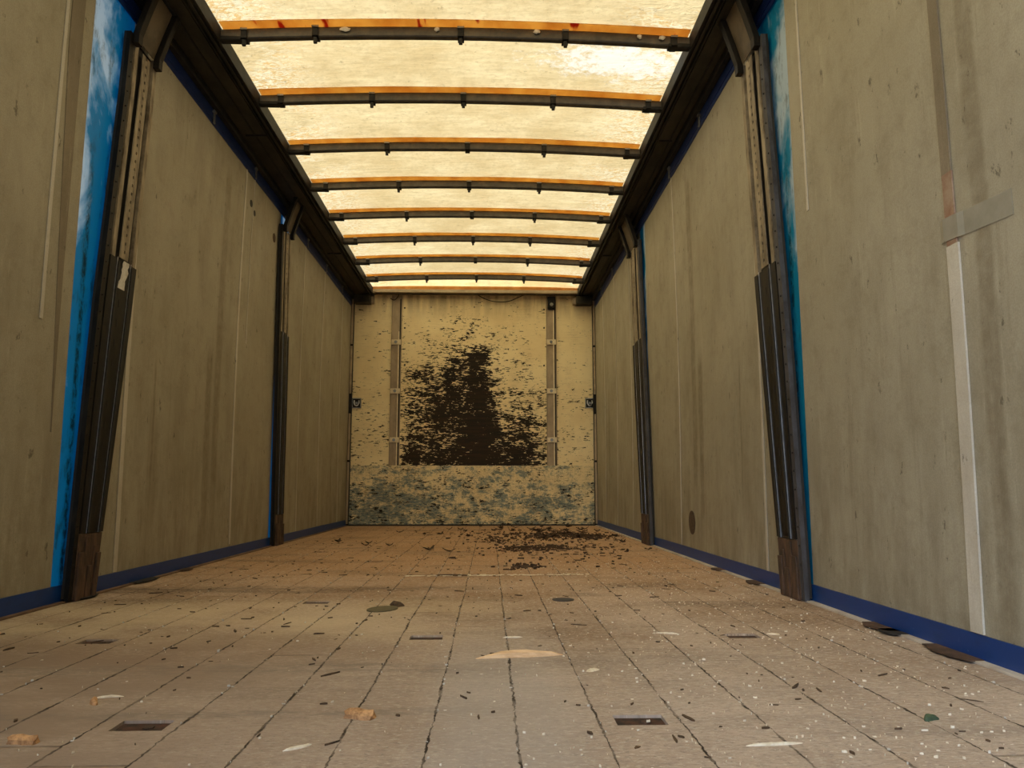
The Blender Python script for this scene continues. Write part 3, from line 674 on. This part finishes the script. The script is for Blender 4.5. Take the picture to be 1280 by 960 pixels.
ordn = ['nearest dark roof bow, with white smears on its red-marked orange strip', 'second dark roof bow from the opening, behind the bleached patch of tarp', 'third dark roof bow from the opening, carrying an orange strip', 'fourth dark roof bow from the opening, level with no post', 'fifth dark roof bow from the opening, just beyond the middle posts', 'sixth dark roof bow from the opening', 'second-last dark roof bow before the front wall', 'last dark roof bow, closest to the front wall header']
ordn[3] = 'fourth dark roof bow from the opening, just before the middle posts'
CX = [-1.08, -.61, -.14, .32, .81]
for k, yb in enumerate(BY):
    r = empty('roof_bow', (XC, yb, 2.33), ordn[k], 'roof bow', 'roof bows under the tarp')
    bm = bmesh.new(); N = 16
    def ring(i):
        x = XI + .004 + (XJ - XI - .008) * i / N; z = zb(x)
        return [(x, yb + a_, z + b_) for a_, b_ in ((-.013, -.017), (.013, -.017), (.017, -.012), (.017, .024), (.013, .030), (-.013, .030), (-.017, .024), (-.017, -.012))]
    sweep(bm, ring, range(N + 1)); finish(bm, 'tube', 'tube', r)
    bm = bmesh.new()
    sweep(bm, lambda i: [(XI + .01 + (XJ - XI - .02) * i / N, yb + a_, tz(XI + .01 + (XJ - XI - .02) * i / N, yb) - .007 + b_) for a_, b_ in ((-.062, -.002), (.012, -.002), (.012, .001), (-.062, .001))], range(N + 1))
    finish(bm, 'webbing_strip', 'orange', r)
    for xs_ in (XI + .002, XJ - .10):
        bm = bmesh.new(); box(bm, xs_ , xs_ + .098, yb - .020, yb + .020, 2.296 + .012, 2.327); finish(bm, 'end_sleeve', 'black', r, bevel=.004)
    for j, cx in enumerate(CX):
        z = zb(cx) ; xx = cx + R_.uniform(-.008, .008)
        if k == 0 and j == 1: xx = -.77
        bm = bmesh.new()
        box(bm, xx - .014, xx + .014, yb - .026, yb + .024, z - .024, z - .0172); box(bm, xx - .014, xx + .014, yb - .026, yb - .0178, z - .024, z + .026)
        box(bm, xx - .014, xx + .014, yb + .0178, yb + .024, z - .024, z + .022)
        if j % 2 or (k % 2 and j == 2) or k == 0 and j != 4: box(bm, xx - .008, xx + .008, yb - .022, yb - .008, z - .052, z - .024)
        c_ = finish(bm, 'clip', 'black', r, bevel=.002)
        bm = bmesh.new(); box(bm, xx - .015, xx + .015, yb - .032, yb - .0265, z + .016, z + .024); finish(bm, 'clip_tab', 'galv', c_)
    if k == 0:
        for xx, w_ in ((-.64, .05), (-.24, .022), (.20, .03), (.655, .02), (.755, .03)):
            bm = bmesh.new(); bmesh.ops.create_icosphere(bm, subdivisions=2, radius=1, matrix=Matrix.Translation((xx, yb - .024, zb(xx) + .012)) @ Matrix.Diagonal((w_ / 2, .007, .010, 1)))
            for v in bm.verts: v.co += Vector((R_.uniform(-1, 1), 0, R_.uniform(-1, 1))) * .003
            finish(bm, 'white_smear', 'white', r)

# ------------------------------------------------------------------ side posts
def make_post(side, yb, yt, wb_, wt, zsplit, lab, zfoot=.22, paint=None, near=True, flip=False):
    xw = XL if side < 0 else XR
    r = empty('side_post', (xw - side * .03, (yb), 0), lab, 'post', 'sliding side posts')
    ZT = 2.10
    def Yc(z): return yb + (yt - yb) * min(1, z / 2.0)
    def Wd(z): return wb_ + (wt - wb_) * min(1, z / 1.0)
    def seg(name, u0, u1, p0, p1, z0, z1, mat, parent=r, taper=None, bev=0.0):
        bm = bmesh.new(); n = 8
        def ring(i):
            z = z0 + (z1 - z0) * i / n; ya, yc = Yc(z) + (u0 - .5) * Wd(z), Yc(z) + (u1 - .5) * Wd(z)
            return [(xw - side * p0, ya, z), (xw - side * p0, yc, z), (xw - side * p1, yc, z), (xw - side * p1, ya, z)]
        sweep(bm, ring, range(n + 1)); return finish(bm, name, mat, parent, bevel=bev)
    # u runs from the near edge (0) to the far edge (1)
    seg('back_plate', .0, 1.0, .013, .022, .012, ZT, 'groove')
    seg('edge_plate', .0, .13, .0222, .038, .004, ZT, 'post_grey' if side > 0 else 'post_dark')
    seg('flange', .20, .31, .0222, .036, zfoot * .4, ZT, 'post_upper')
    seg('flange', .85, .96, .0222, .036, zfoot * .4, ZT, 'post_upper')
    # perforated web: a plate with real holes
    bm = bmesh.new(); u0, u1 = .44, .70; us = (u0, .548, .592, u1); z = zsplit; V2 = {}
    cells = []
    while z < ZT - .03:
        cells.append((z, z + .022, False)); cells.append((z + .022, z + .034, True)); z += .034
    for (z0, z1, h_) in cells:
        for q in range(3):
            if h_ and q == 1: continue
            vs = []
            for pp in (.0375, .034):
                for (uu, zz) in ((us[q], z0), (us[q + 1], z0), (us[q + 1], z1), (us[q], z1)):
                    vs.append(bm.verts.new((xw - side * pp, Yc(zz) + (uu - .5) * Wd(zz), zz)))
            bm.faces.new(vs[:4]); bm.faces.new(vs[7:3:-1])
            for e in range(4): bm.faces.new((vs[e], vs[(e + 1) % 4], vs[4 + (e + 1) % 4], vs[4 + e]))
    finish(bm, 'perforated_web', 'post_upper', r)
    # lower reinforced channel
    lc = seg('lower_channel', .16, .98, .0222, .040, zfoot, zsplit - .01, 'post_dark')
    seg('channel_web', .44, .68, .0402, .044, zfoot + .02, zsplit - .03, 'post_dark', lc)
    z = zfoot + .06
    while z < zsplit - .06:
        bm = bmesh.new(); y = Yc(z); box(bm, xw - side * .044 - .0012, xw - side * .044 + .0012, y + .004, y + .012, z, z + .028); z += .075
        finish(bm, 'slot', 'groove', lc)
    seg('bright_edge', .352, .360, .0402, .0420, zfoot, zsplit - .005, 'chrome')
    seg('bright_edge', .774, .782, .0402, .0420, zfoot, zsplit - .005, 'chrome')
    seg('dark_rib', .375, .425, .0402, .0455, zfoot, zsplit - .02, 'groove', lc)
    seg('dark_rib', .795, .86, .0402, .0455, zfoot, zsplit - .02, 'groove', lc)
    # rusty foot of separate straps
    ft = seg('foot', .14, .97, .0222, .040, .004, zfoot - .002, 'rust', bev=.003)
    for (a_, b_, p_, z1_) in ((.16, .33, .048, zfoot * .72), (.37, .50, .044, zfoot * .95), (.53, .66, .046, zfoot * .5), (.69, .76, .044, zfoot * .8), (.79, .94, .048, zfoot * .68)):
        seg('foot_strap', a_, b_, .0402, p_, .002, z1_, 'rust', ft, bev=.002)
    # rivets along the edge plate
    bm = bmesh.new(); z = .12
    while z < (2.0 if near else .1):
        y = Yc(z) - .44 * Wd(z); bmesh.ops.create_icosphere(bm, subdivisions=1, radius=.0042, matrix=Matrix.Translation((xw - side * .0385, y, z))); z += .062
    if near: finish(bm, 'rivets', 'black', r)
    else: bm.free()
    # cranked head that reaches up and inwards to the roof rail
    def arm(name, u0, u1, p0, p1, mat, zlo=ZT - .04, th=.03):
        bm = bmesh.new()
        st = [(zlo, 0.0), (ZT, .001), (ZT + .09, .028), (2.292, .062)]
        def ring(i):
            z, sh = st[i]; ya, yc = Yc(2.0) + (u0 - .5) * wt, Yc(2.0) + (u1 - .5) * wt
            return [(xw - side * (p0 + sh), ya, z), (xw - side * (p0 + sh), yc, z), (xw - side * (p1 + sh), yc, z), (xw - side * (p1 + sh), ya, z)]
        sweep(bm, ring, range(4)); return finish(bm, name, mat, r, bevel=.002)
    arm('head_arm', .06, .20, .037, .062, 'post_dark'); arm('head_arm', .80, .93, .037, .062, 'post_dark')
    arm('head_plate', .21, .79, .038, .042, 'head_brown', ZT - .005)
    if paint:
        bm = bmesh.new(); z0, z1 = paint; n = 9
        def ring(i):
            z = z0 + (z1 - z0) * i / n; sft = .10 * (i / n); ya = Yc(z) + (-.08 + sft + R_.uniform(-.02, .02)) * Wd(z); yc = Yc(z) + (.10 + sft + R_.uniform(-.03, .03)) * Wd(z)
            return [(xw - side * .0446, ya, z), (xw - side * .0446, yc, z), (xw - side * .0458, yc, z), (xw - side * .0458, ya, z)]
        sweep(bm, ring, range(n + 1)); finish(bm, 'paint_splash', 'white', r)
    return r
make_post(-1, 2.70, 2.885, .17, .245, 1.22, 'near left side post with a white paint splash at mid height', paint=(1.10, 1.21))
make_post(1, 2.66, 2.845, .20, .265, 1.20, 'near right side post with grey riveted edge plate', zfoot=.20)
make_post(-1, 5.13, 5.05, .22, .24, 1.40, 'middle left side post, the dark one deeper in the load space', near=False, zfoot=.2)
make_post(1, 5.13, 5.36, .27, .36, 1.40, 'middle right side post, the dark one deeper in the load space', near=False, zfoot=.2)

# ------------------------------------------------------------------ debris
def chunk(px, py, L_, W_, H_, ang, lab):
    p = floor_at(px, py); bm = bmesh.new(); M = Matrix.Translation((p.x, p.y, 0)) @ Matrix.Rotation(ang, 4, 'Z')
    def ring(i):
        t = (-.5, -.42, -.1, .2, .44, .5)[i] * L_; k = (.55, .95, 1, .92, .96, .5)[i]; j = (.004, -.003, .001, -.001, .003, -.002)[i]
        return [M @ Vector((t + q * L_, a_ * W_ / 2 * k + j, b_ * H_)) for a_, b_, q in ((-1, 0, 0), (1, 0, .04), (.9, .55 * k, -.03), (.35, k, .02), (-.55, .8 * k, -.05), (-.95, .5, .05))]
    sweep(bm, ring, range(6)); o = finish(bm, 'wood_chunk', 'wood'); tag(o, lab, 'wood chip')
    o.data.transform(Matrix.Translation((-p.x, -p.y, 0))); o.location = (p.x, p.y, 0)
def shard(name, px, py, L_, W_, H_, ang, mat, lab, cat, group=None, taper=.35, at=None, jag=.12, z=0.0):
    p = at or floor_at(px, py)
    bm = bmesh.new(); n = 7
    M = Matrix.Translation((p.x, p.y, z)) @ Matrix.Rotation(ang, 4, 'Z')
    ph = R_.uniform(0, 6)
    def ring(i):
        t = i / n; s_ = (1 - abs(2 * t - 1) ** 2.2) * (1 - taper) + taper * (1 if 0 < i < n else .5)
        wy = W_ * .5 * s_ * (1 + R_.uniform(-jag, jag)); hz = H_ * s_ * (1 + R_.uniform(-jag, jag)); cy = W_ * .25 * math.sin(t * 4 + ph)
        return [M @ Vector(((t - .5) * L_, cy + a_ * wy, b_ * hz)) for a_, b_ in ((-1, 0.02), (1, 0.02), (.75, .8), (0, 1), (-.8, .7))]
    sweep(bm, ring, range(n + 1)); o = finish(bm, name, mat)
    if lab: tag(o, lab, cat, group)
    # object origin at its place on the floor
    o.data.transform(Matrix.Translation((-p.x, -p.y, -z))); o.location = (p.x, p.y, z)
    return o
p1 = floor_at(597, 822); p2 = floor_at(704, 816)
shard('wood_splinter', 650, 821, (p2 - p1).length, .024, .014, math.atan2(p2.y - p1.y, p2.x - p1.x), 'splitwood', 'long pale wood splinter lying crosswise in the middle of the floor', 'wood splinter', taper=.15)
chunk(449, 897, .050, .024, .014, -.42, 'short thick orange-brown wood chunk at the front, left of centre')
chunk(28, 929, .044, .015, .012, -.22, 'reddish wood chunk in the front left corner')
shard('wood_chip', 119, 879, .034, .012, .010, -1.1, 'wood', 'curled wood chip left of the front left floor plate', 'wood chip', taper=.4)
shard('wood_chip', 136, 872, .05, .005, .004, .25, 'palewood', 'thin stick touching the curled wood chip', 'wood chip', taper=.3)
shard('wood_shaving', 968, 931, .088, .007, .004, .15, 'palewood', 'straight pale shaving at the front right', 'wood shaving', taper=.5)
shard('wood_shaving', 372, 935, .045, .008, .004, .75, 'palewood', 'dull thin shaving at the front, below the thick wood chunk', 'wood shaving', taper=.4)
shard('wood_shaving', 834, 792, .06, .006, .004, -.35, 'palewood', 'thin pale shaving on a board seam, left of the reddish floor plate', 'wood shaving')
shard('wood_shaving', 641, 797, .05, .008, .004, .1, 'palewood', 'pale shaving just behind the long splinter', 'wood shaving')
shard('wood_shaving', 741, 838, .032, .024, .003, .2, 'palewood', 'flat pale flake right of and below the long splinter', 'wood shaving')
shard('wood_shaving', 966, 793, .032, .010, .004, -.1, 'palewood', 'pale flake just right of the reddish floor plate', 'wood shaving')
o = shard('green_scrap', 1164, 900, .030, .014, .009, .3, 'moss', 'small dark green scrap on the front right boards', 'scrap', taper=.5)
shard('bark_piece', 496, 757, .055, .040, .016, -.3, 'bark', 'dark bark piece leaning over the olive disc', 'bark')
p = floor_at(478, 762)
bm = bmesh.new(); cyl(bm, (p.x, p.y, .002), .046, .004, n=30)
for v in bm.verts: v.co.y = p.y + (v.co.y - p.y) * 1.15 + .3 * (v.co.x - p.x)
tag(finish(bm, 'olive_disc', 'olive', bevel=.001), 'flat olive-brown round disc on the floor, left of centre', 'disc')
p = floor_at(660, 709)
shard('bark_piece', 652, 709, .10, .05, .007, .1, 'bark', 'dark clump of bark alone in front of the leaf litter', 'bark')
# pale scraped line across the floor
pa, pb = floor_at(507, 720), floor_at(736, 718); bm = bmesh.new(); n = 60
for k in range(n):
    if k % 13 == 6: continue
    t = k / n; q = pa.lerp(pb, t); wv = .006 + R_.random() * .010 + (.02 if .28 < t < .45 and R_.random() < .5 else 0)
    yy = q.y + R_.uniform(-.012, .012); box(bm, q.x, q.x + (pb.x - pa.x) / n * 1.1, yy - wv, yy + wv, .0003, .0012 + R_.random() * .001)
tag(finish(bm, 'sawdust_line', 'palewood'), 'thin pale line of sawdust running straight across the floor in front of the leaf litter', 'sawdust', kind='stuff')
shard('bark_piece', 565, 719.5, .16, .035, .006, .02, 'bark', 'dark flat bark strip lying on the pale sawdust line', 'bark')
for (px, py) in ((490, 683), (545, 683)): pass
# uncountable fine litter
def flakes(name, sets, lab, hmax=.004):
    bm = bmesh.new()
    for mi, (n, mat, fn, size, flat) in enumerate(sets):
        for _ in range(n):
            x, y = fn(); L_ = size * R_.uniform(.4, 1.6); W_ = L_ * R_.uniform(.15, flat); an = R_.uniform(0, math.tau); h = R_.uniform(.2, 1) * hmax
            ca, sa = math.cos(an), math.sin(an); pts = []
            for (a_, b_) in ((-1, -.3), (-.3, -1), (.8, -.6), (1, .2), (.1, 1), (-.8, .7)):
                a_ *= L_ / 2 * R_.uniform(.6, 1.2); b_ *= W_ / 2 * R_.uniform(.6, 1.2); pts.append((x + a_ * ca - b_ * sa, y + a_ * sa + b_ * ca))
            lo = [bm.verts.new((*q, .0002)) for q in pts]; hi = [bm.verts.new((*q, h * R_.uniform(.5, 1) + .0006)) for q in pts]
            fs = [bm.faces.new(hi), bm.faces.new(lo[::-1])]
            for e in range(6): fs.append(bm.faces.new((lo[e], lo[(e + 1) % 6], hi[(e + 1) % 6], hi[e])))
            for f in fs: f.material_index = mi
    o = finish(bm, name, sets[0][1])
    for q in sets[1:]: o.data.materials.append(MAT[q[1]])
    return tag(o, lab, name.split('_')[-1], kind='stuff')
def uni():
    return R_.uniform(-1.3, 1.03), 1.0 + 4.0 * R_.random() ** 1.3
def rightish():
    while True:
        x, y = R_.gauss(.62, .35), 1.0 + 3.0 * R_.random() ** 1.2
        if -.9 < x < 1.03: return x, y
def seamy():
    return .044 + .133 * R_.randint(-8, 7) + R_.gauss(0, .004), 1.0 + 3.5 * R_.random()
flakes('floor_crumbs', [(1100, 'palewood', rightish, .0042, .3), (500, 'palewood', uni, .0042, .3), (500, 'white', seamy, .0045, .7),
    (900, 'bark', lambda: (R_.uniform(-1.3, .98), 1.1 + 6.2 * R_.random() ** .9), .010, .5), (130, 'bark', lambda: (R_.uniform(-1.2, .9), 1.2 + 5 * R_.random()), .030, .14)],
    'pale wood crumbs and dark bark bits scattered over all the boards')
HC = [(floor_at(px, py), sx, sy, w_) for px, py, sx, sy, w_ in ((668, 685, .13, .14, 5), (735, 671, .10, .16, 4), (695, 669, .16, .20, 5), (660, 674, .16, .2, 2), (612, 675, .10, .2, 1), (652, 708, .05, .06, 1.3), (700, 690, .3, .5, 2), (625, 666, .3, .3, 1.5), (745, 684, .1, .2, .8))]
def heap():
    while True:
        c_ = R_.choices(HC, [q[3] for q in HC])[0]; x, y = R_.gauss(c_[0].x, c_[1]), R_.gauss(c_[0].y, c_[2])
        if y < YB - .06 and x < XR - .05: return x, y
flakes('leaf_litter', [(1300, 'leaf', heap, .026, .5)], 'dark heap of crumbled dead leaves on the floor before the front wall, to the right', .011)
# individual leaves
lf = None
for k in range(60):
    while True:
        x, y = (R_.gauss(.45, .42), R_.gauss(6.5, .55)) if k < 48 else (R_.uniform(-1.1, .3), R_.uniform(4.2, 7.0))
        if y < YB - .12 and -1.3 < x < XR - .08: break
    if k % 6 == 0 or lf is None:
        bm = bmesh.new(); n = 9; L_ = R_.uniform(.05, .085); ctr = []
        outl = []
        for q in range(n * 2):
            an = q * math.tau / (n * 2); rr = 1 + .22 * math.sin(an * 5 + k) + R_.uniform(-.12, .12)
            outl.append((math.cos(an) * L_ / 2 * rr, math.sin(an) * L_ / 3.2 * rr))
        T = [bm.verts.new((a_, b_, .004 + .012 * (abs(a_) / L_ * 2) ** 2 + R_.uniform(0, .006))) for a_, b_ in outl]
        B = [bm.verts.new((v.co.x, v.co.y, v.co.z - .0015)) for v in T]
        c1 = bm.verts.new((0, 0, .003)); c2 = bm.verts.new((0, 0, .001))
        for q in range(len(T)):
            j = (q + 1) % len(T); bm.faces.new((c1, T[q], T[j])); bm.faces.new((c2, B[j], B[q])); bm.faces.new((T[q], B[q], B[j], T[j]))
        lf = finish(bm, 'dead_leaf', 'leaf'); o = lf
    else:
        o = lf.copy(); COL.objects.link(o)
    o.location = (x, y, .0005); o.rotation_euler = (0, 0, R_.uniform(0, 6.28)); s_ = R_.uniform(.7, 1.2); o.scale = (s_, s_, s_)
    tag(o, 'curled dark dead leaf on the boards before the front wall', 'leaf', 'dead leaves on the floor')
